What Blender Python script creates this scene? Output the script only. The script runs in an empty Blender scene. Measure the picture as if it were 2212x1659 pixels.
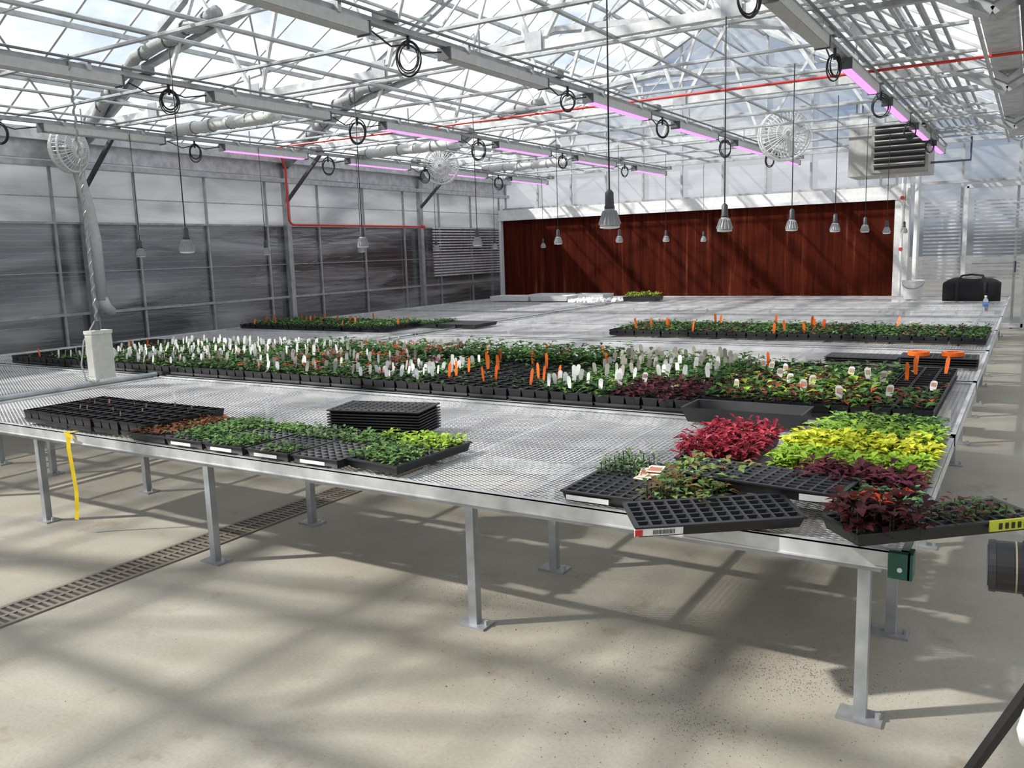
import bpy, math, random
from mathutils import Vector, Matrix
random.seed(7)
R=random.random
def U(a,b): return a+(b-a)*random.random()
S=1.6   # scene authored in eye-height units, 1 unit = 1.6 m

# ------------------------------------------------------------------ materials
def newmat(name):
    m=bpy.data.materials.new(name); m.use_nodes=True
    nt=m.node_tree; nt.nodes.clear()
    o=nt.nodes.new('ShaderNodeOutputMaterial')
    return m,nt,o
def N(nt,t,**k):
    n=nt.nodes.new(t)
    for a,b in k.items(): setattr(n,a,b)
    return n
def L(nt,a,b): nt.links.new(a,b)
def principled(nt,col=None,rough=.5,metal=0.,spec=.5):
    p=N(nt,'ShaderNodeBsdfPrincipled')
    if col: p.inputs['Base Color'].default_value=(*col,1)
    p.inputs['Roughness'].default_value=rough; p.inputs['Metallic'].default_value=metal
    p.inputs['Specular IOR Level'].default_value=spec
    return p
def noise(nt,scale,detail=4,coord='Object',vec=None,rough=.5):
    n=N(nt,'ShaderNodeTexNoise'); n.inputs['Scale'].default_value=scale; n.inputs['Detail'].default_value=detail
    n.inputs['Roughness'].default_value=rough
    if vec is None:
        tc=N(nt,'ShaderNodeTexCoord'); vec=tc.outputs[coord]
    L(nt,vec,n.inputs['Vector']); return n
def ramp(nt,src,stops):
    r=N(nt,'ShaderNodeValToRGB'); e=r.color_ramp.elements
    while len(e)<len(stops): e.new(.5)
    for i,(p,c) in enumerate(stops): e[i].position=p; e[i].color=(*c,1) if len(c)==3 else c
    L(nt,src,r.inputs['Fac']); return r
def math_(nt,op,a,b=None):
    m=N(nt,'ShaderNodeMath',operation=op)
    for i,x in enumerate((a,b)):
        if x is None: continue
        if isinstance(x,(int,float)): m.inputs[i].default_value=x
        else: L(nt,x,m.inputs[i])
    return m.outputs[0]

def vcmat(name,rough=.5,metal=0.,var=.15,nscale=12,trans=0.,spec=.5):
    m,nt,o=newmat(name)
    a=N(nt,'ShaderNodeAttribute',attribute_name='Col')
    n=noise(nt,nscale,4)
    r=ramp(nt,n.outputs['Fac'],[(.3,(1-var,)*3),(.7,(1+var*.3,)*3)])
    mx=N(nt,'ShaderNodeMix',data_type='RGBA',blend_type='MULTIPLY'); mx.inputs[0].default_value=1
    L(nt,a.outputs['Color'],mx.inputs[6]); L(nt,r.outputs[0],mx.inputs[7])
    p=principled(nt,None,rough,metal,spec); L(nt,mx.outputs[2],p.inputs['Base Color'])
    if trans>0:
        t=N(nt,'ShaderNodeBsdfTranslucent'); L(nt,mx.outputs[2],t.inputs['Color'])
        s=N(nt,'ShaderNodeMixShader'); s.inputs[0].default_value=trans
        L(nt,p.outputs[0],s.inputs[1]); L(nt,t.outputs[0],s.inputs[2]); L(nt,s.outputs[0],o.inputs[0])
    else: L(nt,p.outputs[0],o.inputs[0])
    return m
M_PLAS=vcmat('plastic',.45,0,.12,20)
M_LEAF=vcmat('foliage',.6,0,.2,60,.3,.25)
M_MET=vcmat('galvanized_steel',.42,.5,.3,9)
M_CLOTH=vcmat('fabric',.9,0,.2,40)

def emis(name,col,st):
    m,nt,o=newmat(name); e=N(nt,'ShaderNodeEmission'); e.inputs[0].default_value=(*col,1); e.inputs[1].default_value=st
    L(nt,e.outputs[0],o.inputs[0]); return m
M_PINK=emis('led_magenta',(.80,.27,.95),1.9)

def poly(name,tr,col,gloss=.12,transl=.4,rough=.25,ncol=None,scl=(.35,.35,1.3),thr=(.35,.65),line=.22,bump=.5):
    """twin-wall polycarbonate: part transparent, part milky"""
    m,nt,o=newmat(name)
    tc=N(nt,'ShaderNodeTexCoord')
    mp=N(nt,'ShaderNodeMapping'); mp.inputs['Scale'].default_value=scl; L(nt,tc.outputs['Object'],mp.inputs[0])
    n=noise(nt,1.6,5,vec=mp.outputs[0])
    n.inputs['Distortion'].default_value=.6
    c2=ncol or tuple(x*.55 for x in col)
    r=ramp(nt,n.outputs['Fac'],[(thr[0],c2),(thr[1],col)])
    sp=N(nt,'ShaderNodeSeparateXYZ'); L(nt,tc.outputs['Object'],sp.inputs[0])
    w=math_(nt,'FRACT',math_(nt,'MULTIPLY',sp.outputs[2],13.))
    w=math_(nt,'MULTIPLY',math_(nt,'LESS_THAN',w,.12),line)
    mx=N(nt,'ShaderNodeMix',data_type='RGBA'); L(nt,w,mx.inputs[0]); L(nt,r.outputs[0],mx.inputs[6]); mx.inputs[7].default_value=(.6,.62,.65,1)
    colout=mx.outputs[2]
    d=N(nt,'ShaderNodeBsdfDiffuse'); L(nt,colout,d.inputs[0])
    t=N(nt,'ShaderNodeBsdfTranslucent'); L(nt,colout,t.inputs[0])
    g=N(nt,'ShaderNodeBsdfGlossy'); g.inputs['Roughness'].default_value=rough; g.inputs[0].default_value=(.8,.82,.85,1)
    bm=N(nt,'ShaderNodeBump'); bm.inputs['Strength'].default_value=bump; bm.inputs['Distance'].default_value=.03; L(nt,n.outputs['Fac'],bm.inputs['Height']); L(nt,bm.outputs[0],g.inputs['Normal'])
    T=N(nt,'ShaderNodeBsdfTransparent'); T.inputs[0].default_value=(.95,.97,1,1)
    def mix(f,a,b):
        s=N(nt,'ShaderNodeMixShader'); s.inputs[0].default_value=f; L(nt,a.outputs[0],s.inputs[1]); L(nt,b.outputs[0],s.inputs[2]); return s
    x=mix(transl,d,t); x=mix(gloss,x,g); x=mix(tr,x,T); L(nt,x.outputs[0],o.inputs[0]); return m
M_ROOF=poly('roof_polycarbonate',.70,(.90,.90,.91),.06,.7,ncol=(.6,.62,.65),line=0)
M_WLOW=poly('wall_polycarbonate_dark',.10,(.26,.265,.275),.24,.22,.2,ncol=(.040,.041,.043),scl=(.3,.26,1.9),thr=(.44,.70),line=.14,bump=1.)  # dim outside and wavy highlights are painted into the colour noise
M_WUP=poly('wall_polycarbonate_light',.22,(.58,.59,.60),.18,.5,.32,ncol=(.27,.275,.285),line=.12)
M_WBACK=poly('wall_polycarbonate_gable',.42,(.48,.50,.52),.12,.5,.4,ncol=(.28,.30,.32),line=.15)

# concrete
M_FLOOR,nt,o=newmat('concrete')
n1=noise(nt,.55,6,rough=.6); n2=noise(nt,3.2,8,rough=.65); n3=noise(nt,70,3); n4=noise(nt,1.3,5,rough=.6)
r1=ramp(nt,n1.outputs['Fac'],[(.3,(.29,.268,.216)),(.55,(.36,.338,.285)),(.75,(.40,.38,.325))])
r2=ramp(nt,n2.outputs['Fac'],[(.28,(.74,.66,.55)),(.40,(1,1,1)),(.9,(1.05,1.05,1.05))])
r3=ramp(nt,n3.outputs['Fac'],[(.3,(.88,.88,.88)),(.6,(1,1,1))])
r4=ramp(nt,n4.outputs['Fac'],[(.3,(.84,.82,.78)),(.6,(1,1,1))])
prev=r1.outputs[0]
for q in (r2,r3,r4):
    m1=N(nt,'ShaderNodeMix',data_type='RGBA',blend_type='MULTIPLY'); m1.inputs[0].default_value=1
    L(nt,prev,m1.inputs[6]); L(nt,q.outputs[0],m1.inputs[7]); prev=m1.outputs[2]
p=principled(nt,None,.55,0,.35); L(nt,prev,p.inputs['Base Color'])
rr=ramp(nt,n1.outputs['Fac'],[(.3,(.65,.65,.65)),(.7,(.48,.48,.48))]); L(nt,rr.outputs[0],p.inputs['Roughness'])
b=N(nt,'ShaderNodeBump'); b.inputs['Strength'].default_value=.15; b.inputs['Distance'].default_value=.01; L(nt,n2.outputs['Fac'],b.inputs['Height']); L(nt,b.outputs[0],p.inputs['Normal'])
L(nt,p.outputs[0],o.inputs[0])

# expanded metal bench top
M_MESH,nt,o=newmat('expanded_metal')
tc=N(nt,'ShaderNodeTexCoord'); sp=N(nt,'ShaderNodeSeparateXYZ'); L(nt,tc.outputs['Object'],sp.inputs[0])
cw,ch=.050,.023
u=math_(nt,'DIVIDE',sp.outputs[0],cw); v=math_(nt,'DIVIDE',sp.outputs[1],ch)
def fr(a):
    f=math_(nt,'FRACT',a); return math_(nt,'ABSOLUTE',math_(nt,'SUBTRACT',f,.5))
a1=fr(math_(nt,'ADD',u,v)); a2=fr(math_(nt,'SUBTRACT',u,v))
mn=math_(nt,'MINIMUM',a1,a2)
al=math_(nt,'LESS_THAN',mn,.135)
n=noise(nt,2.2,4)
r=ramp(nt,n.outputs['Fac'],[(.3,(.72,.72,.72)),(.7,(.96,.96,.96))])
p=principled(nt,None,.36,.4); L(nt,r.outputs[0],p.inputs['Base Color'])
b=N(nt,'ShaderNodeBump'); b.inputs['Strength'].default_value=.8; b.inputs['Distance'].default_value=.006; L(nt,math_(nt,'SUBTRACT',a1,a2),b.inputs['Height']); L(nt,b.outputs[0],p.inputs['Normal'])
T=N(nt,'ShaderNodeBsdfTransparent'); s=N(nt,'ShaderNodeMixShader'); L(nt,al,s.inputs[0]); L(nt,T.outputs[0],s.inputs[1]); L(nt,p.outputs[0],s.inputs[2]); L(nt,s.outputs[0],o.inputs[0])

# cooling pad
M_PAD,nt,o=newmat('cooling_pad_cellulose')
tc=N(nt,'ShaderNodeTexCoord'); mp=N(nt,'ShaderNodeMapping'); mp.inputs['Scale'].default_value=(4,1,.16); L(nt,tc.outputs['Object'],mp.inputs[0])
n=noise(nt,2.2,6,vec=mp.outputs[0],rough=.75)
r=ramp(nt,n.outputs['Fac'],[(.32,(.027,.006,.004)),(.48,(.072,.012,.006)),(.60,(.105,.018,.009)),(.66,(.20,.06,.028)),(.74,(.28,.15,.09))])
w=N(nt,'ShaderNodeTexWave',bands_direction='Z'); w.inputs['Scale'].default_value=22; w.inputs['Distortion'].default_value=3; w.inputs['Detail'].default_value=2; L(nt,tc.outputs['Object'],w.inputs[0])
m1=N(nt,'ShaderNodeMix',data_type='RGBA',blend_type='MULTIPLY'); m1.inputs[0].default_value=.5; L(nt,r.outputs[0],m1.inputs[6]); L(nt,w.outputs[0],m1.inputs[7])
p=principled(nt,None,.95,0,.05); L(nt,m1.outputs[2],p.inputs['Base Color'])
b=N(nt,'ShaderNodeBump'); b.inputs['Strength'].default_value=.4; b.inputs['Distance'].default_value=.02; L(nt,w.outputs[0],b.inputs['Height']); L(nt,b.outputs[0],p.inputs['Normal'])
L(nt,p.outputs[0],o.inputs[0])

# ground outside
M_GND,nt,o=newmat('dry_ground'); n=noise(nt,.4,5); r=ramp(nt,n.outputs['Fac'],[(.3,(.10,.09,.07)),(.7,(.2,.18,.14))]); p=principled(nt,None,.95); L(nt,r.outputs[0],p.inputs['Base Color']); L(nt,p.outputs[0],o.inputs[0])

# ------------------------------------------------------------------ mesh builder
class B:
    def __init__(s): s.v=[];s.f=[];s.c=[];s.m=[]; s.T=None
    def _add(s,vs,fs,col,slot):
        o=len(s.v)
        if s.T is not None: vs=[tuple(s.T@Vector(p)) for p in vs]
        s.v+= [tuple(p) for p in vs]
        for f in fs: s.f.append(tuple(i+o for i in f)); s.c.append(col); s.m.append(slot)
    def poly(s,pts,col=(1,1,1),slot=0): s._add(pts,[tuple(range(len(pts)))],col,slot)
    def box(s,a,b,col=(1,1,1),slot=0):
        x0,y0,z0=a;x1,y1,z1=b
        s._add([(x0,y0,z0),(x1,y0,z0),(x1,y1,z0),(x0,y1,z0),(x0,y0,z1),(x1,y0,z1),(x1,y1,z1),(x0,y1,z1)],
          [(0,3,2,1),(4,5,6,7),(0,1,5,4),(1,2,6,5),(2,3,7,6),(3,0,4,7)],col,slot)
    def rings(s,rings,col,slot=0,cap=True):
        n=len(rings[0]); vs=[p for r in rings for p in r]; fs=[]
        for k in range(len(rings)-1):
            for i in range(n):
                j=(i+1)%n; fs.append((k*n+i,k*n+j,(k+1)*n+j,(k+1)*n+i))
        if cap: fs.append(tuple(range(n))[::-1]); fs.append(tuple((len(rings)-1)*n+i for i in range(n)))
        s._add(vs,fs,col,slot)
    def tube(s,p0,p1,r,col=(1,1,1),n=6,slot=0,r2=None):
        p0=Vector(p0);p1=Vector(p1);d=(p1-p0)
        if d.length<1e-6: return
        d.normalize(); a=Vector((0,0,1)) if abs(d.z)<.9 else Vector((1,0,0))
        e=d.cross(a).normalized(); g=d.cross(e); r2=r if r2 is None else r2; off=math.pi/n
        s.rings([[tuple(p+e*math.cos(off+2*math.pi*i/n)*q+g*math.sin(off+2*math.pi*i/n)*q) for i in range(n)] for p,q in ((p0,r),(p1,r2))],col,slot)
    def path(s,pts,r,col=(1,1,1),n=6,slot=0):
        pts=[Vector(p) for p in pts]; rs=[]
        e=None
        for k,p in enumerate(pts):
            d=(pts[min(k+1,len(pts)-1)]-pts[max(k-1,0)]).normalized()
            if e is None:
                a=Vector((0,0,1)) if abs(d.z)<.9 else Vector((1,0,0)); e=d.cross(a).normalized()
            else: e=(e-d*e.dot(d)).normalized()
            g=d.cross(e); rs.append([tuple(p+e*math.cos(2*math.pi*i/n)*r+g*math.sin(2*math.pi*i/n)*r) for i in range(n)])
        s.rings(rs,col,slot)
    def lathe(s,prof,col,n=16,slot=0,c=(0,0,0)):
        s.rings([[(c[0]+r*math.cos(2*math.pi*i/n),c[1]+r*math.sin(2*math.pi*i/n),c[2]+z) for i in range(n)] for r,z in prof],col,slot)
    def obj(s,name,mats,smooth=False,loc=(0,0,0)):
        me=bpy.data.meshes.new(name)
        me.from_pydata([(a*S,b_*S,c*S) for a,b_,c in s.v],[],s.f)
        ca=me.color_attributes.new('Col','FLOAT_COLOR','CORNER')
        arr=[]
        for f,c in zip(s.f,s.c):
            c4=(c[0],c[1],c[2],1.); arr.extend(c4*len(f))
        ca.data.foreach_set('color',arr)
        me.polygons.foreach_set('material_index',s.m)
        if smooth: me.polygons.foreach_set('use_smooth',[True]*len(s.f))
        for m in mats: me.materials.append(m)
        me.update()
        ob=bpy.data.objects.new(name,me); bpy.context.collection.objects.link(ob); ob.location=[q*S for q in loc]
        return ob
def inst(name,src,loc,rot=0):
    ob=bpy.data.objects.new(name,src.data); bpy.context.collection.objects.link(ob); ob.location=[q*S for q in loc]; ob.rotation_euler=(0,0,rot); return ob

ST=(.50,.52,.53); ALU=(.70,.72,.73); WH=(.72,.73,.72); BK=(.012,.012,.013); DK=(.10,.105,.11)
XL,XG,XR=-6.7,-.2,6.3; YB,YF=10.8,-3.; ZE,ZR=2.06,3.83
XM=(XL+XG)/2
Y0,Y1=YF+.06,YB-.07

# ------------------------------------------------------------------ shell
b=B(); b.box((XL,YF,-.06),(XR,YB,0)); b.obj('floor',[M_FLOOR])
b=B(); b.box((-60,-60,-.2),(60,60,-.08)); b.obj('ground',[M_GND])
ZS=1.345
b=B()
b.box((XL-.02,YF,0),(XL,YB,ZS),slot=0); b.box((XL-.02,YF,ZS),(XL,YB,ZE),slot=1)
WS=(.42,.43,.44)
for y in [1.95,4.2,6.43,8.7]:
    b.tube((XL+.05,y,0),(XL+.05,y,ZE),.04,WS,4,2)
yy=-2.7
while yy<YB:
    b.tube((XL+.02,yy,0),(XL+.02,yy,1.8),.014,WS,4,2); yy+=.74
for z,r in ((.08,.05),(.61,.016),(ZS,.012),(1.55,.006),(.95,.005)):
    b.tube((XL+.03,YF,z),(XL+.03,YB,z),r,WS,4,2)
b.box((XL+.0,YF,1.78),(XL+.10,YB,1.82),(.5,.52,.54),2)
b.box((XL+.0,YF,1.84),(XL+.04,YB,1.97),(.64,.65,.67),2)
b.box((XL+.0,YF,1.97),(XL+.14,YB,2.05),(.58,.60,.62),2)
for i in range(18):
    z=.72+i*.036
    b.box((XL+.04,8.95,z),(XL+.055,10.55,z+.016),(.8,.81,.83),2)  # bright slats modelled in place of a louver reflection on this wall
b.obj('wall_left',[M_WLOW,M_WUP,M_MET])
def gable(b,y,x0,x1,zb,slot,flip=1):
    xm=(x0+x1)/2
    b.poly([(x0,y,zb),(x1,y,zb),(x1,y,ZE),(xm,y,ZR),(x0,y,ZE)],(1,1,1),slot)
b=B()
gable(b,YB,XL,XG,0,0); gable(b,YB,XG,XR,0,0)
def roofz(x):
    if x<XG: return ZE+(ZR-ZE)*(1-abs(x-XM)/((XG-XL)/2))
    xm2=(XG+XR)/2; return ZE+(ZR-ZE)*(1-abs(x-xm2)/((XR-XG)/2))
x=XL+.05
while x<XR:
    b.tube((x,YB-.03,0 if x>-1.4 else 1.5),(x,YB-.03,roofz(x)),.018,ST,4,1); x+=.54
for z in (1.62,2.06,2.6,3.1):
    for (a,c) in ((XL,XG),(XG,XR)):
        h=(c-a)/2*(1 if z<=ZE else (ZR-z)/(ZR-ZE)); m=(a+c)/2
        b.tube((m-h,YB-.03,z),(m+h,YB-.03,z),.022,ST,4,1)
for (a,c) in ((XL,XG),(XG,XR)):
    m=(a+c)/2
    b.tube((a,YB-.05,ZE),(m,YB-.05,ZR),.04,ST,4,1); b.tube((m,YB-.05,ZR),(c,YB-.05,ZE),.04,ST,4,1)
for i in range(22):
    z=.55+i*.04
    b.box((-1.08,YB-.05,z),(-.70,YB-.03,z+.02),(.75,.77,.8),1)
    b.box((-.58,YB-.05,z),(-.12,YB-.03,z+.014),(.6,.62,.66),1)
b.obj('wall_back',[M_WBACK,M_MET])
b=B()
b.box((XR,YF,0),(XR+.02,YB,ZE)); b.obj('wall_right',[M_WUP])
b=B(); gable(b,YF,XL,XG,0,0); gable(b,YF,XG,XR,0,0); b.obj('wall_front',[M_WUP])
# door
b=B()
x0,x1=-.66,-.06
for x in (x0,x1): b.tube((x,YB-.08,0),(x,YB-.08,1.56),.03,ALU,4)
b.tube((x0,YB-.08,1.56),(x1,YB-.08,1.56),.03,ALU,4); b.tube((x0,YB-.08,.75),(x1,YB-.08,.75),.02,ALU,4); b.tube((x0,YB-.08,.04),(x1,YB-.08,.04),.03,ALU,4)
b.tube((x1-.1,YB-.13,.62),(x1-.1,YB-.13,.74),.008,DK,6)
b.obj('door_1',[M_MET])

# roof glazing
b=B()
for (a,c) in ((XL,XG),(XG,XR)):
    m=(a+c)/2
    b.poly([(a,YF,ZE),(a,YB,ZE),(m,YB,ZR),(m,YF,ZR)]); b.poly([(m,YF,ZR),(m,YB,ZR),(c,YB,ZE),(c,YF,ZE)])
b.obj('ceiling',[M_ROOF])
b=B()
for (a,c) in ((XL,XG),(XG,XR)):
    m=(a+c)/2
    for t in (0.02,.17,.33,.5,.66,.83,.98):
        z=ZE+(ZR-ZE)*t-.04
        for sx in (-1,1):
            x=m+sx*(c-a)/2*(1-t); b.tube((x,Y0,z),(x,Y1,z),.022,ST,4)
    y=YF+.2
    while y<YB:
        for q in (a,c): b.tube((q,y,ZE-.012),(m,y,ZR-.012),.011,WH,4)
        y+=.40
    y=.6
    while y<YB:
        b.tube((m-.9,y,ZR-.95),(m,y,ZR-.1),.01,ST,4); b.tube((m+.9,y,ZR-.95),(m,y,ZR-.1),.01,ST,4); y+=1.1
    b.tube((m-.9,Y0,ZR-.95),(m-.9,Y1,ZR-.95),.014,ST,6); b.tube((m+.9,Y0,ZR-.95),(m+.9,Y1,ZR-.95),.014,ST,6)
    # wind bracing rods in the roof plane
    for (ya,yb) in ((1.95,4.2),(4.2,6.43),(8.7,10.7)):
        for sx in (-1,1):
            e=m+sx*(c-a)/2
            b.tube((e,ya,ZE-.06),(m+sx*1.2,yb,ZE+(ZR-ZE)*.63-.06),.008,ST,5); b.tube((e,yb,ZE-.06),(m+sx*1.2,ya,ZE+(ZR-ZE)*.63-.06),.008,ST,5)
b.obj('roof_purlins',[M_MET])

# trusses
for y in (-.3,1.95,4.2,6.43,8.7):
    b=B()
    for (a,c) in ((XL,XG),(XG,XR)):
        m=(a+c)/2
        b.tube((a,y,ZE-.03),(m,y,ZR-.06),.035,ST,4); b.tube((m,y,ZR-.06),(c,y,ZE-.03),.035,ST,4)
        b.tube((a,y,2.1),(c,y,2.1),.034,WH,4)
        nb=6; w=(c-a)/nb
        for i in range(nb):
            xt=a+w*(i+.5); zt=ZE+(ZR-ZE)*(1-abs(xt-m)/((c-a)/2))-.06
            b.tube((a+w*i+.03,y,2.1),(xt,y,zt),.017,WH,4); b.tube((xt,y,zt),(a+w*(i+1)-.03,y,2.1),.017,WH,4)
            if 0<i: b.box((a+w*i-.05,y-.036,2.07),(a+w*i+.05,y-.03,2.17),ST)
        for sx in (1,-1):
            p=[(a,1.93),(a+.95,2.46),(a+2.3,2.72),(m,2.8)]
            pts=[((q if sx==1 else a+c-q),y+.05,z) for q,z in p]
            for k in range(3): b.tube(pts[k],pts[k+1],.036,ST,6)
        if a==XL: b.tube((a+.02,y,1.55),(a+.62,y,2.06),.02,DK,4)
    b.obj('roof_truss',[M_MET])
for y in (1.95,4.2,6.43,8.7):
    b=B()
    pts=[]
    p=[(XL+.1,1.98),(XL+.95,2.50),(XL+2.0,2.70)]
    for k in range(2):
        for i in range(9):
            t=i/9; pts.append((p[k][0]+(p[k+1][0]-p[k][0])*t,y-.03+U(-.02,.02),p[k][1]+(p[k+1][1]-p[k][1])*t+U(-.02,.02)))
    b.path(pts,.046,(.36,.37,.37),8)
    for q in range(0,len(pts),2): b.tube(Vector(pts[q])-Vector((.008,0,0)),Vector(pts[q])+Vector((.008,0,0)),.052,(.12,.12,.12),8)
    pts=[(XL+.85+i*.08,y+.28+U(-.008,.008),2.02+U(-.008,.008)) for i in range(16)]
    b.path(pts,.046,(.72,.73,.72),10)
    for i in range(6): b.tube((XL+.95+i*.2,y+.28,2.02),(XL+.958+i*.2,y+.28,2.02),.052,(.3,.3,.3),10)
    b.obj('furled_shade_curtain',[M_CLOTH],True)

# longitudinal pipes and cross pipes at gutter level
b=B()
for x in (-6.35,-6.1,-5.35,-4.9,-4.5,-3.6,-3.3,-2.9,-1.9,-1.6):
    q=U(-.02,.06)
    b.tube((x,Y0,2.05+q),(x,Y1,2.05+q),U(.006,.013),ST,6)
y=1.2
while y<YB-.3:
    b.tube((XL+.15,y,2.045),(XG-.13,y,2.045),.011,ST,6); b.tube((XG+.2,y,2.045),(XR-.05,y,2.045),.011,ST,6); y+=.74
b.obj('support_pipes',[M_MET])
b=B()
YE=YB-.3; YS=YF+.3
b.box((XG-.07,YS,2.035),(XG+.07,YE,2.055),(.55,.57,.58)); 
for i in range(14): b.tube((-1.02+i*.042,YS,2.09+(i%3)*.03),(-1.02+i*.042,YE-.1,2.09+(i%3)*.03),.011 if i%2 else .008,(.36,.38,.39) if i%3 else (.5,.52,.53),6)
for i in range(10): b.box((-1.06,YF+.6+i*1.35,2.045),(-.40,YF+.64+i*1.35,2.07),ST)
b.tube((.04,YS,1.96),(.04,YE,1.96),.03,WH,8); b.tube((.18,YS,1.98),(.18,YE,1.98),.02,WH,8)
b.tube((-.09,YS,1.93),(-.09,YE,1.93),.012,(.08,.085,.09),8); b.tube((-.28,YS,1.98),(-.28,YE,1.98),.010,ST,8)
b.obj('pipe_bundle',[M_MET])
b=B(); RED=(.62,.04,.03)
XW=XL+.17
b.path([(XW,6.3,2.02),(XL+.5,5.75,2.024),(-3,5.75,2.024),(-.08,5.75,2.02)],.009,RED,8)
pts=[(XW,6.3,2.02),(XW,6.34,1.9),(XW,6.34,1.42)]+[(XW,6.34+.07*(1-math.cos(t)),1.42-.07*math.sin(t)) for t in (.4,.8,1.2,1.57)]+[(XW,8.6,1.35)]
b.path(pts,.011,RED,8)
b.tube((XW,8.56,1.35),(XW,8.62,1.35),.02,RED,8)
b.obj('red_sprinkler_pipe',[M_PLAS])

b=B()
b.path([(XL+.2,4.05,1.95),(XL+.3,4.0,1.86),(XL+.25,4.12,1.45),(XL+.25,4.15,1.2),(XL+.25,4.15,.72)],.042,(.5,.52,.52),10)
b.path([(XL+.25,4.15,.74),(XL+.25,4.18,.66),(XL+.2,4.25,.62),(XL+.1,4.3,.62)],.042,(.5,.52,.52),10)
b.obj('downpipe',[M_PLAS],True)

# ------------------------------------------------------------------ cooling pad
b=B()
PL,PR=-6.60,-1.36; PY=YB-.2
b.box((PL,PY,.30),(PR,PY+.09,1.47),(1,1,1),0)
b.box((PL-.04,PY-.05,1.47),(PR+.16,PY+.1,1.60),WH,1)
b.box((PL-.04,PY-.07,1.45),(PR+.16,PY-.03,1.49),ALU,1)
b.box((PR,PY-.06,.2),(PR+.15,PY+.1,1.62),WH,1); b.box((PL-.04,PY-.06,.2),(PL,PY+.1,1.6),ALU,1)
b.box((PL-.04,PY-.1,.2),(PR+.16,PY+.1,.30),ALU,1)
for x in (PL+.2,(PL+PR)/2,PR-.2): b.box((x-.04,PY-.02,0),(x+.04,PY+.08,.2),ALU,1)
b.obj('evaporative_cooling_pad',[M_PAD,M_PLAS])
b=B()
b.tube((-1.12,YB-.35,.0),(-1.12,YB-.35,1.98),.03,WH,10); b.tube((-1.27,YB-.35,.0),(-1.27,YB-.35,1.62),.016,WH,8)
b.path([(-1.27,YB-.35,1.62),(-1.27,YB-.37,1.7),(-1.4,YB-.4,1.75),(-1.55,YB-.5,1.75)],.016,WH,8)
b.tube((-1.27,YB-.42,1.46),(-1.27,YB-.35,1.46),.022,(.4,.03,.02),8); b.tube((-1.27,YB-.42,.9),(-1.27,YB-.35,.9),.02,(.4,.03,.02),8)
b.obj('water_standpipe',[M_PLAS])

# ------------------------------------------------------------------ unit heater
b=B()
hx0,hx1,hy,hz0,hz1=-1.66,-.92,9.35,1.65,2.27
b.box((hx0,hy,hz0),(hx1,hy+.55,hz1),(.40,.40,.38),0)
lx0=hx0+.22
b.box((lx0,hy-.03,hz0+.02),(hx1,hy,hz1-.02),(.35,.35,.33),0)
b.box((lx0+.03,hy-.034,hz0+.05),(hx1-.03,hy-.03,hz1-.05),(.015,.015,.015),0)
for i in range(9):
    z=hz0+.075+i*.056
    b.poly([(lx0+.03,hy-.036,z),(hx1-.03,hy-.036,z),(hx1-.03,hy-.085,z+.018),(lx0+.03,hy-.085,z+.018)],(.22,.22,.21),0)
    b.poly([(lx0+.03,hy-.085,z+.018),(hx1-.03,hy-.085,z+.018),(hx1-.03,hy-.085,z+.028),(lx0+.03,hy-.085,z+.028)],(.45,.45,.43),0)
for x in (hx0+.05,hx1-.05):
    b.tube((x,hy+.1,hz1),(x,hy+.1,2.4),.008,DK,6); b.tube((x,hy+.45,hz1),(x,hy+.45,2.4),.008,DK,6)
b.tube((hx0+.35,hy+.3,hz1),(hx0+.35,hy+.3,2.55),.05,ALU,10)
b.path([(hx1,hy+.2,1.75),(hx1+.35,hy+.2,1.75),(hx1+.35,hy+.2,1.97)],.012,DK,6)
b.path([(hx0+.3,hy+.1,hz0),(hx0+.3,hy+.1,hz0-.1),(hx0+.36,hy+.1,hz0-.14),(hx0+.45,hy+.1,hz0-.1),(hx0+.45,hy+.1,hz0)],.014,WH,6)
b.obj('unit_heater',[M_PLAS])

# ------------------------------------------------------------------ circulation fans
def fan(loc,r,rz):
    b=B(); n=28
    b.T=Matrix.Translation(loc)@Matrix.Rotation(rz,4,'Z')
    for (rr,yy,t) in ((1,0,.010),(1.0,.35,.010),(.75,-.22,.004),(.45,-.34,.004),(.8,.62,.004),(.5,.75,.004),(.2,-.38,.005)):
        b.path([(r*rr*math.cos(2*math.pi*i/n),r*yy,r*rr*math.sin(2*math.pi*i/n)) for i in range(n+1)],t,WH,5)
    for i in range(36):
        a=2*math.pi*i/36; c,s=math.cos(a),math.sin(a)
        b.path([(r*q*c,r*yy,r*q*s) for q,yy in ((.1,-.4),(.45,-.34),(.75,-.22),(1,0),(1,.35),(.8,.62),(.5,.75),(.2,.8))],.0032,WH,4)
    b.tube((0,r*.15,0),(0,r*.85,0),r*.24,(.2,.2,.21),12)
    b.tube((0,r*0,0),(0,r*.15,0),r*.12,(.5,.5,.5),12)
    for k in range(4):
        a=k*math.pi/2+.4; ca,sa=math.cos(a),math.sin(a); tx,tz=-sa,ca
        b.poly([(r*(.12*ca-.08*tx),-.0*r,r*(.12*sa-.08*tz)),(r*(.12*ca+.08*tx),r*.12,r*(.12*sa+.08*tz)),(r*(.85*ca+.28*tx),r*.2,r*(.85*sa+.28*tz)),(r*(.85*ca-.2*tx),-.05*r,r*(.85*sa-.2*tz))],(.62,.63,.64))
    b.T=None
    x,y,z=loc
    b.tube((x,y+.05,z),(x,y+.05,2.12),.01,ALU,6); 
    b.obj('circulation_fan',[M_PLAS])
fan((-2.02,8.25,2.0),.23,.5); fan((-5.68,7.85,1.97),.19,.5); fan((-6.36,3.98,1.89),.17,1.9)

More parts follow.
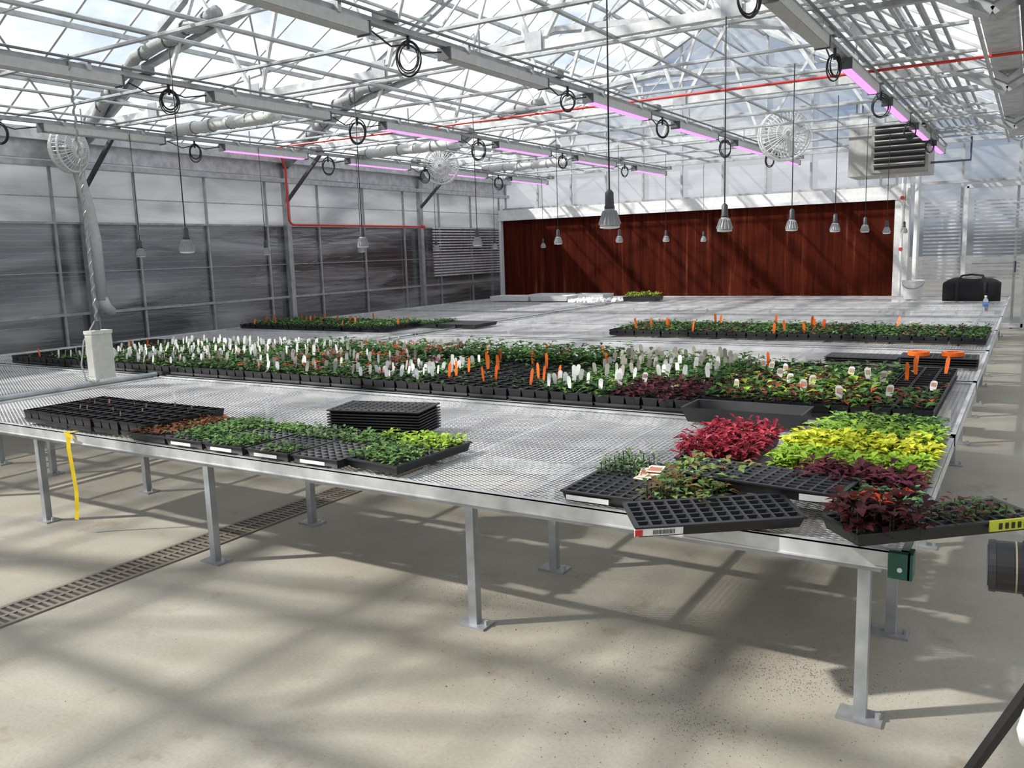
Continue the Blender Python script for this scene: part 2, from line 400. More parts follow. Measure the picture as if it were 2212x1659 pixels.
# ------------------------------------------------------------------ grow-light rails
RZ=1.97; RX=[-.91,-2.43,-4.09,-5.82]
for x in RX:
    b=B()
    b.box((x-.018,-.8,RZ-.005),(x+.018,10.5,RZ+.020),(.42,.44,.45),0)
    b.tube((x+.05,-.8,RZ+.03),(x+.05,10.5,RZ+.03),.007,(.2,.21,.22),6,0)
    y=.37
    while y<10:
        ln=.95
        b.box((x-.033,y,RZ-.055),(x+.033,y+ln,RZ-.008),(.55,.56,.55),1)
        b.box((x-.037,y-.01,RZ-.062),(x+.037,y,RZ-.004),DK,1); b.box((x-.037,y+ln,RZ-.062),(x+.037,y+ln+.01,RZ-.004),DK,1)
        if y>4.5:
            b.box((x-.022,y+.03,RZ-.063),(x+.022,y+ln-.03,RZ-.055),(1,1,1),2)
        else: b.box((x-.028,y+.02,RZ-.060),(x+.028,y+ln-.02,RZ-.055),(.5,.5,.5),1)
        for q in (.15,.8): b.box((x-.04,y+ln*q,RZ-.01),(x+.04,y+ln*q+.02,RZ+.035),ST,0)
        b.tube((x,y+.3,RZ+.02),(x,y+.3,2.1),.006,ST,5,0)
        b.box((x-.05,y+ln+.12,RZ+.025),(x+.03,y+ln+.2,RZ+.065),(.2,.21,.21),1)
        y+=1.53
    b.obj('grow_light_rail',[M_MET,M_PLAS,M_PINK])
for x in RX:
    y=.37+.95+.3
    while y<10.6:
        b=B()
        rr=U(.055,.075); az=U(-.3,.5)
        dx,dy=math.cos(.55+az),math.sin(.55+az)
        for k in range(5):
            q=rr*U(.80,1.1); off=U(-.010,.010); jz=U(-.010,.010)
            pts=[(x+dx*q*math.cos(t*2*math.pi/22)*.82-dy*off,y+dy*q*math.cos(t*2*math.pi/22)*.82+dx*off,RZ-.05-rr*.75+jz+q*1.08*math.sin(t*2*math.pi/22)) for t in range(23)]
            b.path(pts,.0030,BK,5)
        b.path([(x,y-.25,RZ-.03),(x,y-.12,RZ-.07),(x,y,RZ-.04),(x,y+.1,RZ-.06),(x,y+.25,RZ-.03)],.004,BK,5)
        b.tube((x,y,RZ-.06),(x,y,RZ-.005),.008,BK,5)
        b.obj('coiled_cable',[M_PLAS])
        y+=1.53
b=B()
for k in range(9):
    q=U(.08,.11); ox,oz=U(-.015,.015),U(-.02,.02)
    b.path([(-3.93+ox+q*math.cos(t*2*math.pi/24)*.85,1.98+q*math.cos(t*2*math.pi/24)*.5,2.06+oz+q*1.25*math.sin(t*2*math.pi/24)) for t in range(25)],.003,(.07,.07,.08),5)
b.tube((-3.93,1.96,2.07),(-3.93,1.96,2.16),.006,BK,5)
b.obj('wire_coil',[M_PLAS])

# ------------------------------------------------------------------ pendant lamps
def lamp_mesh():
    b=B()
    b.tube((0,0,.11),(0,0,.93),.0028,BK,5)
    b.lathe([(.006,.125),(.014,.115),(.015,.075),(.017,.07),(.017,.06)],(.04,.04,.045),14)
    b.lathe([(.017,.062),(.019,.05),(.024,.04),(.031,.022),(.034,.010),(.034,.004)],(.28,.29,.30),20)
    for i in range(16):
        a=2*math.pi*i/16; c,s=math.cos(a),math.sin(a); tx,ty=-s*.0012,c*.0012
        b.poly([(c*.017+tx,s*.017+ty,.058),(c*.024+tx,s*.024+ty,.056),(c*.038+tx,s*.038+ty,.014),(c*.033+tx,s*.033+ty,.01)],(.42,.43,.44))
    b.lathe([(.034,.006),(.033,0),(.02,-.003),(.001,-.004)],(.8,.8,.78),20)
    return b
first=None
for ix,(x,ys) in enumerate(((-1.21,2.615),(-3.47,2.71),(-5.78,2.81))):
    for n in range(7):
        if ix==2 and n==0: continue
        z=(1.070,1.060 if n else 1.045,1.05)[ix]
        if first is None:
            first=lamp_mesh().obj('pendant_lamp',[M_PLAS],True,(x,ys,z))
        else: inst('pendant_lamp',first,(x,ys+1.253*n+U(-.015,.015),z+U(-.006,.006)))

# ------------------------------------------------------------------ benches
TZ=.378
def bench(x0,x1,y0,y1,legs,rows=(.018,.47)):
    b=B()
    b.poly([(x0+.01,y0+.01,TZ-.004),(x1-.01,y0+.01,TZ-.004),(x1-.01,y1-.01,TZ-.004),(x0+.01,y1-.01,TZ-.004)],(1,1,1),0)
    h=.034
    for (a,c) in (((x0,y0),(x1,y0+.008)),((x0,y1-.008),(x1,y1)),((x0,y0),(x0+.008,y1)),((x1-.008,y0),(x1,y1))):
        b.box((a[0],a[1],TZ-h),(c[0],c[1],TZ+.005),ALU,1)
    b.box((x0,y0-.002,TZ-h),(x1,y0+.016,TZ-h+.004),ALU,1)
    b.box((x0,y0,TZ+.001),(x1,y0+.014,TZ+.006),ALU,1); b.box((x0,y1-.014,TZ+.001),(x1,y1,TZ+.006),ALU,1)
    b.box((x1-.014,y0,TZ+.001),(x1,y1,TZ+.006),ALU,1)
    x=x0+.3
    while x<x1-.1:
        b.box((x,y0+.01,TZ-.03),(x+.012,y1-.01,TZ-.008),(.45,.47,.49),1); x+=.38
    for yy in rows+((1.0,) if y1-y0>1.3 else ()):
        b.box((x0+.05,y0+yy-.012,TZ-.045 if yy<.1 else TZ-.07),(x1-.05,y0+yy+.012,TZ-.034),(.45,.47,.49),1)
        for x in legs:
            if not x0<x<x1: continue
            b.box((x-.0125,y0+yy-.0125,.0),(x+.0125,y0+yy+.0125,TZ-.034),(.42,.44,.46),1)
            b.box((x-.045,y0+yy-.03,.0),(x+.045,y0+yy+.03,.006),(.42,.43,.44),1)
            b.tube((x+.035,y0+yy,.006),(x+.035,y0+yy,.018),.006,(.5,.5,.5),6,1)
    b.obj('greenhouse_bench',[M_MESH,M_MET])
LEG=[-3.30,-2.30,-1.246,-.262]
LEG2=[-6.3,-5.4,-4.5]
BX=-.180
for k in range(7):
    y0=1.775+1.181*k; y1=y0+1.15
    if k==6: y1=10.36
    bench(-4.08,BX,y0,y1,[x for x in LEG]+[-4.03])
    bench(-6.35,-4.15,y0,y1,LEG2)
b=B(); G=(.01,.09,.06)
b.box((BX-.035,1.757,TZ-.045),(BX+.005,1.773,TZ+.008),G); b.box((BX+.001,1.757,TZ-.045),(BX+.010,1.80,TZ+.008),G)
b.tube((BX-.013,1.754,TZ-.025),(BX-.013,1.758,TZ-.025),.005,ALU,8)
b.obj('bench_corner_bracket',[M_PLAS])
b=B(); b.tube((-4.115,1.78,TZ+.016),(-4.115,2.92,TZ+.016),.013,(.45,.48,.5),8); b.obj('conduit_pipe',[M_MET])

# ------------------------------------------------------------------ trays and plants
TRAY=(.011,.0115,.013); SOIL=(.03,.018,.012)
def cell_tray(b,cx,cy,z,rot,Lx,Ly,nx,ny,h=.035,soil=.6,extra=None):
    old=b.T; b.T=(old if old else Matrix.Identity(4))@Matrix.Translation((cx,cy,z))@(extra if extra else Matrix.Identity(4))@Matrix.Rotation(rot,4,'Z')
    x0,x1,y0,y1=-Lx/2,Lx/2,-Ly/2,Ly/2; i=.008
    b.rings([[(x0+i,y0+i,0),(x1-i,y0+i,0),(x1-i,y1-i,0),(x0+i,y1-i,0)],[(x0,y0,h),(x1,y0,h),(x1,y1,h),(x0,y1,h)]],TRAY,0,cap=False)
    RC=(.018,.018,.02)
    b.box((x0-.003,y0-.003,h-.004),(x1+.003,y0+.004,h),RC); b.box((x0-.003,y1-.004,h-.004),(x1+.003,y1+.003,h),RC)
    b.box((x0-.003,y0,h-.004),(x0+.004,y1,h),RC); b.box((x1-.004,y0,h-.004),(x1+.003,y1,h),RC)
    w=(Lx-.008)/nx; d=(Ly-.008)/ny; g=.10
    for a in range(nx):
        for c in range(ny):
            ax=x0+.004+w*a; ay=y0+.004+d*c
            o=[(ax,ay),(ax+w,ay),(ax+w,ay+d),(ax,ay+d)]
            q=[(ax+w*g,ay+d*g),(ax+w*(1-g),ay+d*g),(ax+w*(1-g),ay+d*(1-g)),(ax+w*g,ay+d*(1-g))]
            g2=.24
            s=[(ax+w*g2,ay+d*g2),(ax+w*(1-g2),ay+d*g2),(ax+w*(1-g2),ay+d*(1-g2)),(ax+w*g2,ay+d*(1-g2))]
            zb=h*soil
            vs=[(*t,h) for t in o]+[(*t,h) for t in q]+[(*t,zb) for t in s]
            fs=[]
            for k in range(4):
                m=(k+1)%4; fs.append((k,m,m+4,k+4)); fs.append((k+4,m+4,m+8,k+8))
            b._add(vs,fs,(.02,.0205,.023),0); b._add(vs[8:],[(0,1,2,3)],SOIL,0)
    b.T=old
def pot_tray(b,cx,cy,z,Lx,Ly,nx,ny,h=.05):
    x0,y0=cx-Lx/2,cy-Ly/2
    b.rings([[(x0+.006,y0+.006,z),(x0+Lx-.006,y0+.006,z),(x0+Lx-.006,y0+Ly-.006,z),(x0+.006,y0+Ly-.006,z)],[(x0,y0,z+.018),(x0+Lx,y0,z+.018),(x0+Lx,y0+Ly,z+.018),(x0,y0+Ly,z+.018)]],TRAY,0)
    w=Lx/nx;d=Ly/ny
    for a in range(nx):
        for c in range(ny):
            ax=x0+w*(a+.5); ay=y0+d*(c+.5)
            def sq(k,zz,): return [(ax-w*k,ay-d*k,zz),(ax+w*k,ay-d*k,zz),(ax+w*k,ay+d*k,zz),(ax-w*k,ay+d*k,zz)]
            b.rings([sq(.38,z+.004),sq(.455,z+h-.008),sq(.48,z+h-.008),sq(.48,z+h),sq(.43,z+h)],(.013,.013,.015),0,cap=False)
            b._add(sq(.43,z+h-.010),[(0,1,2,3)],SOIL,0)
def vary(c,a=.3):
    k=U(1-a,1+a)*1.35; return (c[0]*k*U(.92,1.08),c[1]*k,c[2]*k*U(.9,1.1))
def plant(b,x,y,z,n,size,h,pal,w=.45,up=.5):
    for i in range(n):
        a=U(0,2*math.pi); t=i/max(n-1,1)
        rad=size*U(.0,.35); zz=z+h*(.25+.75*t)*U(.7,1.05)
        bx,by=x+math.cos(a)*rad,y+math.sin(a)*rad
        l=size*U(.7,1.15); el=U(-.15,up); cl=math.cos(el); 
        dx,dy,dz=math.cos(a)*cl,math.sin(a)*cl,math.sin(el)
        px,py=-math.sin(a)*l*w*.5,math.cos(a)*l*w*.5
        dr=U(.05,.2)*l
        b._add([(bx,by,zz),(bx+dx*l*.5+px,by+dy*l*.5+py,zz+dz*l*.5+.10*l),(bx+dx*l,by+dy*l,zz+dz*l-dr),(bx+dx*l*.5-px,by+dy*l*.5-py,zz+dz*l*.5+.10*l),(bx+dx*l*.5,by+dy*l*.5,zz+dz*l*.5)],
               [(0,1,4),(1,2,4),(2,3,4),(3,0,4)],vary(random.choice(pal)),1)
    b.tube((x,y,z-.01),(x,y,z+h*.8),.0016,(.05,.09,.03),3,1)
def tag(b,x,y,z,h,w,col,tilt=.15,mark=None):
    a=U(-.5,.45); tx=U(-tilt,tilt); ty=U(-.05,tilt*1.4)
    ca,sa=math.cos(a),math.sin(a)
    def P(u,v,o=0): return (x+ca*u*w+tx*v*h+sa*o,y+sa*u*w+ty*v*h-ca*o,z+v*h)
    b._add([P(-.35,0),P(.35,0),P(.5,.35),P(.5,.85),P(.25,1),P(-.25,1),P(-.5,.85),P(-.5,.35)],[tuple(range(8))],col,2)
    if mark: b._add([P(-.36,.45,.0012),P(.36,.45,.0012),P(.36,.8,.0012),P(-.36,.8,.0012)],[(0,1,2,3)],mark,2)
ORG=(.88,.15,.01); WT=(.86,.86,.84); GRT=(.36,.33,.29)
GREEN=[(.055,.125,.03),(.09,.19,.05),(.035,.085,.025)]
LGREEN=[(.15,.27,.08),(.10,.20,.06)]
NGREEN=[(.10,.19,.055),(.07,.15,.04),(.14,.24,.07)]
LIME=[(.32,.46,.05),(.23,.37,.04)]
YEL=[(.56,.56,.05),(.42,.47,.04)]
LTG=[(.20,.34,.06),(.25,.39,.08)]
REDL=[(.26,.022,.040),(.36,.045,.065),(.16,.012,.022)]
PURP=[(.085,.016,.028),(.13,.03,.04),(.05,.012,.016)]
OLV=[(.14,.17,.05),(.19,.20,.07),(.18,.10,.05)]
SILV=[(.20,.25,.16),(.14,.2,.11)]
DRED=[(.035,.008,.01),(.06,.012,.012)]
TB=[M_PLAS,M_LEAF,M_PLAS]
h=.028
def fill(b,cx,cy,z,rot,Lx,Ly,nx,ny,fn,prob=1.,region=None):
    c,s=math.cos(rot),math.sin(rot)
    for a in range(nx):
        for d in range(ny):
            if R()>prob: continue
            u=(a+.5)/nx; v=(d+.5)/ny
            if region and not region(u,v): continue
            lx=(u-.5)*(Lx-.01)+U(-.003,.003); ly=(v-.5)*(Ly-.01)+U(-.003,.003)
            fn(cx+lx*c-ly*s,cy+lx*s+ly*c,z)
ZT=TZ+.007; ZP=TZ+.028
b=B()
for i in range(5):
    x=-3.36+i*.157
    pot_tray(b,x,1.99+U(-.008,.008),ZT,.153,.35,3,6,.050)
    for k in range(3): tag(b,x+U(-.06,.06),1.99+U(-.1,.15),TZ+.04,.03,.008,(.2,.1,.06))
b.obj('empty_pot_tray',TB)
xs=[-2.60,-2.405,-2.205,-2.00,-1.80]
W_,L_=.185,.345; yc=1.955
cfg={0:(.85,[(.22,.07,.03),(.16,.11,.04),(.14,.04,.02)],lambda u,v:v<.95),1:(1,NGREEN+GREEN,lambda u,v:v>.05),
     2:(1,NGREEN,lambda u,v:v<.38 or v>.70),3:(1,SILV+NGREEN,lambda u,v:v>.55 or (v<.22 and u>.3)),4:(1,NGREEN,lambda u,v:v>.62)}
for i,x in enumerate(xs):
    b=B()
    cell_tray(b,x,yc,ZT,U(-.02,.02),W_,L_,6,12,h,.7)
    pr,pal,rg=cfg[i]
    fill(b,x,yc,ZP,0,W_,L_,6,12,lambda X_,Y_,Z_:plant(b,X_,Y_,Z_,8,.023,.020,pal,.65,.6),pr,rg)
    if i==4: fill(b,x,yc,ZP,0,W_,L_,6,12,lambda X_,Y_,Z_:plant(b,X_,Y_,Z_,7,.024,.03,LIME,.6,.6),1,lambda u,v:v>.8 and u>.5)
    if i: b.box((x-.055,yc-L_/2-.006,TZ+.016),(x+.045,yc-L_/2-.004,TZ+.026),WT,2)
    b.obj('seedling_tray',TB)
b=B()
cell_tray(b,-1.595,yc+.03,ZT,-.06,.2,L_,6,12,h,.7)
fill(b,-1.595,yc+.03,ZP,-.06,.2,L_,6,12,lambda X_,Y_,Z_:plant(b,X_,Y_,Z_,8,.026,.03,NGREEN,.6,.6),1,lambda u,v:v<.5)
fill(b,-1.595,yc+.03,ZP,-.06,.2,L_,6,12,lambda X_,Y_,Z_:plant(b,X_,Y_,Z_,8,.026,.03,LIME,.6,.6),1,lambda u,v:v>=.62)
b.obj('seedling_tray',TB)
b=B()
for i in range(9):
    cell_tray(b,-1.935,2.27,ZT+i*.0098,.24,.345,.185,12,6,.0085 if i<8 else .012,.3)
b.obj('stacked_trays',TB)

# right front cluster
b=B()
cell_tray(b,-.875,1.965,ZT,0.0,.19,.345,6,12,h,.5)
fill(b,-.875,1.965,ZP,0,.19,.345,6,12,lambda X_,Y_,Z_:plant(b,X_,Y_,Z_,9,.022,.045,SILV+LGREEN,.35,.9),1,lambda u,v:v>.5 and u<.62)
for k in range(5):
    b.T=Matrix.Translation((-.82+U(-.010,.010),1.99+k*.008,TZ+.038+k*.003))@Matrix.Rotation(U(-.3,.3),4,'Z')@Matrix.Rotation(U(.0,.15),4,'X')
    b.box((-.020,-.030,0),(.020,.030,.0015),(.66,.60,.50),2); b.box((-.016,-.022,.0016),(.016,.012,.002),(.40,.15,.08),2)
b.T=None
b.box((-.955,1.787,TZ+.014),(-.84,1.789,TZ+.026),WT,2)
b.obj('seedling_tray',TB)
b=B()
cell_tray(b,-.67,1.965,ZT,-.03,.19,.345,6,12,h,.7)
fill(b,-.67,1.965,ZP,-.03,.19,.345,6,12,lambda X_,Y_,Z_:plant(b,X_,Y_,Z_,9,.03,.05,OLV+LGREEN,.6,.6),.95)
b.box((-.76,1.785,TZ+.012),(-.63,1.787,TZ+.027),WT,2)
for k in range(12): b.box((-.67+k*.003,1.7835,TZ+.014),(-.6685+k*.003,1.7845,TZ+.025),BK,2)
b.obj('seedling_tray',TB)
b=B()  # red
cell_tray(b,-.735,2.41,ZT,0,.2,.38,5,9,h,.7)
fill(b,-.735,2.41,ZP,0,.215,.40,7,13,lambda X_,Y_,Z_:plant(b,X_,Y_,Z_,11,.036,.055,REDL,.45,.7))
b.obj('coleus_seedling_tray',TB)
for (y,pal,sz,hh,xa,xb,nn) in ((2.12,PURP,.036,.050,-.465,-.195,10),(2.29,LIME,.034,.045,-.575,-.195,9),(2.46,YEL,.038,.055,-.575,-.195,9),(2.63,LTG+LIME,.032,.055,-.55,-.195,9),(2.80,LTG+GREEN,.032,.05,-.52,-.205,9)):
    b=B()
    cx=(xa+xb)/2
    cell_tray(b,cx,y,ZT,0,xb-xa,.162,12,6,h,.7)
    fill(b,cx,y,ZP,0,xb-xa,.17,13,7,lambda X_,Y_,Z_:plant(b,X_,Y_,Z_,nn,sz,hh,pal,.55,.6))
    b.obj('coleus_seedling_tray',TB)
b=B()
cell_tray(b,-.515,2.00,TZ+.045,-.12,.38,.165,12,6,h,.3)
b.box((-.42,1.893,TZ+.053),(-.34,1.895,TZ+.067),WT,2)
b.obj('plug_tray',TB)
b=B()
cell_tray(b,-.255,1.965,TZ+.012,-.1,.13,.14,6,6,h,.7)
fill(b,-.255,1.97,ZP+.01,-.1,.14,.14,8,7,lambda X_,Y_,Z_:plant(b,X_,Y_,Z_,8,.024,.03,[(.06,.16,.06),(.12,.24,.1)],.6,.6))
b.obj('seedling_tray',TB)
# overhanging trays
b=B()
TD=Matrix.Translation((-.575,1.755,TZ+.022))@Matrix.Rotation(math.radians(37),4,'Z')@Matrix.Rotation(math.radians(8),4,'X')
b.T=TD
cell_tray(b,0,0,0,0,.37,.125,12,5,h,.3)
b.box((-.19,-.066,.008),(-.085,-.0635,.024),WT,2); b.box((-.189,-.0675,.009),(-.173,-.0663,.023),(.6,.04,.03),2)
for k in range(16): b.box((-.15+k*.003,-.0675,.011),(-.1488+k*.003,-.0663,.021),BK,2)
b.T=None
b.obj('plug_tray',TB)
b=B()
E=Matrix.Translation((-.15,1.83,TZ+.045))@Matrix.Rotation(math.radians(42),4,'Z')
cell_tray(b,-.15,1.83,TZ+.045,math.radians(42),.40,.13,13,5,h,.5)
b.T=E
b.box((.08,-.070,.008),(.20,-.067,.030),(.55,.60,.04),2)
for k in range(5):
    b.box((.100+k*.014,-.0715,.012),(.107+k*.014,-.0703,.024),BK,2)
for i in range(34):
    plant(b,U(-.21,-.06),U(-.07,.07),.02,8,.038,.06,DRED,.6,.6)
for i in range(5): plant(b,U(-.17,-.05),U(-.05,.05),.07,4,.022,.015,[(.6,.05,.01),(.4,.03,.01)],.4,.8)
for i in range(22): plant(b,U(-.02,.17),U(-.05,.05),.02,5,.022,.03,[(.05,.10,.03),(.09,.02,.015)],.5,.5)
b.T=None
b.obj('begonia_seedling_tray',TB)
b=B()
x0,x1,y0,y1=-1.04,-.62,2.82,3.0; z=ZT
o1=[(x0+.02,y0+.02,z),(x1-.02,y0+.02,z),(x1-.02,y1-.02,z),(x0+.02,y1-.02,z)]; o2=[(x0,y0,z+.055),(x1,y0,z+.055),(x1,y1,z+.055),(x0,y1,z+.055)]
i2=[(x0+.008,y0+.008,z+.053),(x1-.008,y0+.008,z+.053),(x1-.008,y1-.008,z+.053),(x0+.008,y1-.008,z+.053)]; i1=[(x0+.025,y0+.025,z+.004),(x1-.025,y0+.025,z+.004),(x1-.025,y1-.025,z+.004),(x0+.025,y1-.025,z+.004)]
b.rings([o1,o2,i2,i1],(.015,.016,.018),0)
b.obj('empty_flat',TB)

# main mass of potted plants
TW,TH=.019,.036; OW,OH=.017,.068
def zone(x,row):
    if x<-5.2: return (GREEN+LGREEN+PURP,.026,.02,6,.8,[(.05,ORG,.05,.015,None)])
    if x<-4.0: return (GREEN+LGREEN,.034,.035,8,1,[(.55,WT,TH,TW,None)])
    if x<-2.7:
        if row==2: return (GREEN,.045,.075,11,1,[(.25,WT if x<-3.6 else GRT,.045,.02,None)])
        return (GREEN+LGREEN,.038,.045,10,1,[(.34,GRT if R()<.6 else WT,TH+.006,.020,None)])
    if x<-2.3: 
        if row==2: return (GREEN,.05,.095,12,1,[(.08,ORG,OH,OW,None)])
        return (GREEN+LGREEN,.034,.035,9,1,[(.85,WT,TH,TW,None)] if row==0 else [(.3,WT,TH,TW,None)])
    if x<-1.75:
        if row==2: return (GREEN,.05,.095,12,1,[(.12,ORG,OH,OW,None)])
        return (GREEN,.026,.02,6,.6,[(.13,ORG,OH,OW,None)])
    if x<-1.38: return (GREEN+LGREEN,.042,.05 if row<2 else .07,10,1,[(.40,GRT if row else WT,TH+.008,.020,None)])
    if x<-1.06:
        if row==0: return (PURP,.04,.05,11,1,[(.08,WT,TH,.022,(.4,.2,.2))])
        return (GREEN+LGREEN,.045,.065,11,1,[(.5,WT if row==1 else GRT,TH+.008,.020,None)])
    if x<-.48:
        if row==2: return (GREEN,.036,.035,8,.9,[(.08,ORG,OH+.01,.019,None)])
        return (GREEN+LIME[:1]+PURP[:1]+LGREEN+[(.3,.06,.04)],.045,.055,11,1,[(.16,WT,TH,.024,(.55,.35,.25))])
    if row==0: return (GREEN+[(.3,.06,.04)],.042,.05,9,.8,[(.10,WT,TH,.024,(.5,.3,.2))])
    return (GREEN,.024,.02,5,.35,[(.16,ORG,OH+.005,.017,None)] if row else [(.08,ORG,OH+.005,.017,None)])
def mass(name,x0,x1,y0,rows,zf,ph=.05,pitch=.198,shift=None):
    b=B()
    nT=int(round((x1-x0)/pitch)); pitch=(x1-x0)/nT
    for i in range(nT):
        cx=x0+pitch*(i+.5)
        for r_ in range(rows):
            cy=y0+.18+r_*.36+(shift(cx) if shift else 0)
            pot_tray(b,cx,cy,ZT,pitch-.006,.354,3,6,ph)
            for a in range(3):
                for c in range(6):
                    px=cx+(a-1)*.064; py=cy+(c-2.5)*.059
                    pal,sz,hh,n,pr,tg=zf(px,r_)
                    if R()<pr: plant(b,px+U(-.008,.008),py+U(-.008,.008),TZ+ph-.01,n,sz,hh*U(.8,1.15),pal,.55,.55)
                    for (tp,tc,th,tw,mk) in tg:
                        if R()<tp: tag(b,px+U(-.02,.02),py+U(-.015,.015),TZ+ph+(.0 if tc is ORG else hh*.45),th+U(0,.012),tw,tuple(q*U(.92,1) for q in tc),.18,mk)
                    if pr>=.9 and zf is zone:
                        q=R()
                        if -3.6<px<-2.6 and q<.30: plant(b,px,py,TZ+ph+hh*.6,5,.024,.02,[(.7,.03,.015),(.6,.08,.18)] if q<.12 else ([(.75,.08,.02)] if q<.2 else [(.65,.32,.4),(.6,.6,.55)]),.8,.3)
                        elif -5.2<px<-3.6 and q<.14: plant(b,px,py,TZ+ph+hh*.6,4,.02,.015,[(.4,.06,.10),(.6,.58,.6)],.8,.3)
                        elif -1.5<px<-.5 and q<.07: plant(b,px,py,TZ+ph+hh*.7,4,.022,.015,[(.55,.48,.06),(.62,.6,.55)],.8,.3)
                        elif -2.7<px<-2.3 and q<.25: plant(b,px,py,TZ+ph+hh*.7,5,.02,.015,[(.62,.62,.6)],.8,.3)
    return b.obj(name,TB)
mass('potted_bedding_plants',-5.68,-.25,2.97,3,zone,shift=lambda x:.10 if x>-1.06 else 0)
def zoneL(x,row): return (GREEN+LGREEN,.034,.035,8,.95,[(.045,ORG,.055,.017,None)])
def zoneR(x,row):
    pal=GREEN+([LGREEN[0],(.2,.06,.06)] if (int(x*3)%2) else LGREEN)
    return (pal,.036,.04,8,.95,[(.04,ORG,.07,.018,None)])
mass('potted_bedding_plants',-6.22,-4.55,5.33,2,zoneL,.04)
for i in range(3):
    b=B()
    cell_tray(b,-4.43+i*.2,6.0,ZT,0,.19,.35,6,12,.03,.5)
    if i==0: fill(b,-4.43+i*.2,6.0,ZP,0,.19,.35,6,12,lambda X_,Y_,Z_:plant(b,X_,Y_,Z_,6,.03,.03,GREEN+LGREEN,.5,.5))
    b.obj('seedling_tray',TB)
mass('potted_bedding_plants',-2.60,-.20,5.57,2,zoneR,.04)
b=B()
for i in range(4):
    cell_tray(b,-.37,4.62,ZT+i*.012,0.02,.34,.19,12,6,.010,.3)
b.obj('stacked_trays',TB)
b=B()
for i in range(3): cell_tray(b,-.73,4.67,ZT+i*.010,0.0,.34,.19,12,6,.008,.3)
b.obj('stacked_trays',TB)
def roll(b,cx,cy,z,r,col):
    n=24
    rg=[]
    for rr,zz in ((r*.6,0),(r,0),(r,.020),(r*.6,.020),(r*.6,0)):
        rg.append([(cx+rr*math.cos(2*math.pi*i/n),cy+rr*math.sin(2*math.pi*i/n),z+zz) for i in range(n)])
    b.rings(rg,col,0,cap=False)
for (x,y,z,r) in ((-.46,4.60,TZ+.055,.05),(-.31,4.62,TZ+.055,.05)):
    b=B(); roll(b,x,y,z,r,ORG); b.obj('flagging_tape_roll',[M_PLAS])

# back-bench items
for i,(x,y,w,d) in enumerate(((-5.95,9.2,.55,.30),(-5.35,9.2,.5,.30),(-5.6,9.6,.5,.3),(-5.0,9.6,.45,.3))):
    b=B(); z=TZ+.01
    b.rings([[(x,y,z),(x+w,y,z),(x+w,y+d,z),(x,y+d,z)],[(x-.01,y-.01,z+.06),(x+w+.01,y-.01,z+.06),(x+w+.01,y+d+.01,z+.06),(x-.01,y+d+.01,z+.06)],[(x+.01,y+.01,z+.06),(x+w-.01,y+.01,z+.06),(x+w-.01,y+d-.01,z+.06),(x+.01,y+d-.01,z+.06)],[(x+.02,y+.02,z+.02),(x+w-.02,y+.02,z+.02),(x+w-.02,y+d-.02,z+.02),(x+.02,y+d-.02,z+.02)]],(.6,.61,.62),0)
    b.obj('white_plastic_tray',[M_PLAS])
b=B()
for i in range(60):
    tag(b,U(-4.75,-4.2),U(9.0,9.5),TZ+.005,.04,.03,WT,.7)
b.obj('plant_label_pile',[M_PLAS,M_PLAS,M_PLAS])
b=B()
cell_tray(b,-3.95,9.45,ZT,0,.42,.25,6,3,.05,.7)
fill(b,-3.95,9.45,TZ+.05,0,.42,.25,7,4,lambda X_,Y_,Z_:plant(b,X_,Y_,Z_,8,.045,.05,YEL+GREEN+LIME,.5,.8))
b.obj('potted_seedlings',TB)
b=B(); c=(-1.06,9.8,TZ+.007)
b.lathe([(.085,0),(.105,.18),(.112,.18),(.112,.195),(.098,.195),(.08,.02)],(.65,.65,.64),24,0,c)
b.path([(c[0]-.105,c[1],c[2]+.17)]+[(c[0]-.105*math.cos(t),c[1]-.11*math.sin(t),c[2]+.17-.06*math.sin(t)) for t in (.5,1,1.57,2.1,2.6)]+[(c[0]+.105,c[1],c[2]+.17)],.003,DK,5)
b.obj('plastic_bucket',[M_PLAS],False)
b=B(); c=(-.50,9.45,TZ+.007)
rg=[]
for k in range(13):
    t=k/12; x=-.25+.5*t; q=(1-abs(2*t-1)**5)**.5 if 0<t<1 else .35
    q=max(q,.55)
    rg.append([(c[0]+x,c[1]+.13*q*math.copysign(abs(math.cos(a))**.6,math.cos(a))*(1+.03*math.sin(9*t)),c[2]+.115+.115*(q if math.sin(a)>0 else 1)*math.copysign(abs(math.sin(a))**.55,math.sin(a))*(1+.08*math.sin(7*t+1)*(math.sin(a)>0))) for a in [2*math.pi*i/20 for i in range(20)]])
b.rings(rg,(.008,.008,.010))
for y in (-.1,.1): b.path([(c[0]-.12,c[1]+y,c[2]+.19),(c[0]-.09,c[1]+y*.6,c[2]+.25),(c[0],c[1]+y*.3,c[2]+.262),(c[0]+.09,c[1]+y*.6,c[2]+.25),(c[0]+.12,c[1]+y,c[2]+.19)],.009,(.015,.015,.016),6)
for x in (-.12,.12): b.box((c[0]+x-.012,c[1]-.137,c[2]+.01),(c[0]+x+.012,c[1]-.13,c[2]+.19),(.02,.02,.022))
b.tube((c[0]-.2,c[1],c[2]+.235),(c[0]+.2,c[1],c[2]+.235),.004,(.2,.2,.2),5)
b.obj('duffel_bag',[M_CLOTH],True)
M_BOT,nt,o=newmat('clear_plastic'); p=principled(nt,(.8,.85,.9),.08); p.inputs['Transmission Weight'].default_value=.85; L(nt,p.outputs[0],o.inputs[0])
b=B(); c=(-.32,8.1,TZ+.007)
b.lathe([(.018,0),(.021,.005),(.0205,.05),(.021,.09),(.017,.105),(.009,.118),(.009,.125)],(1,1,1),16,0,c)
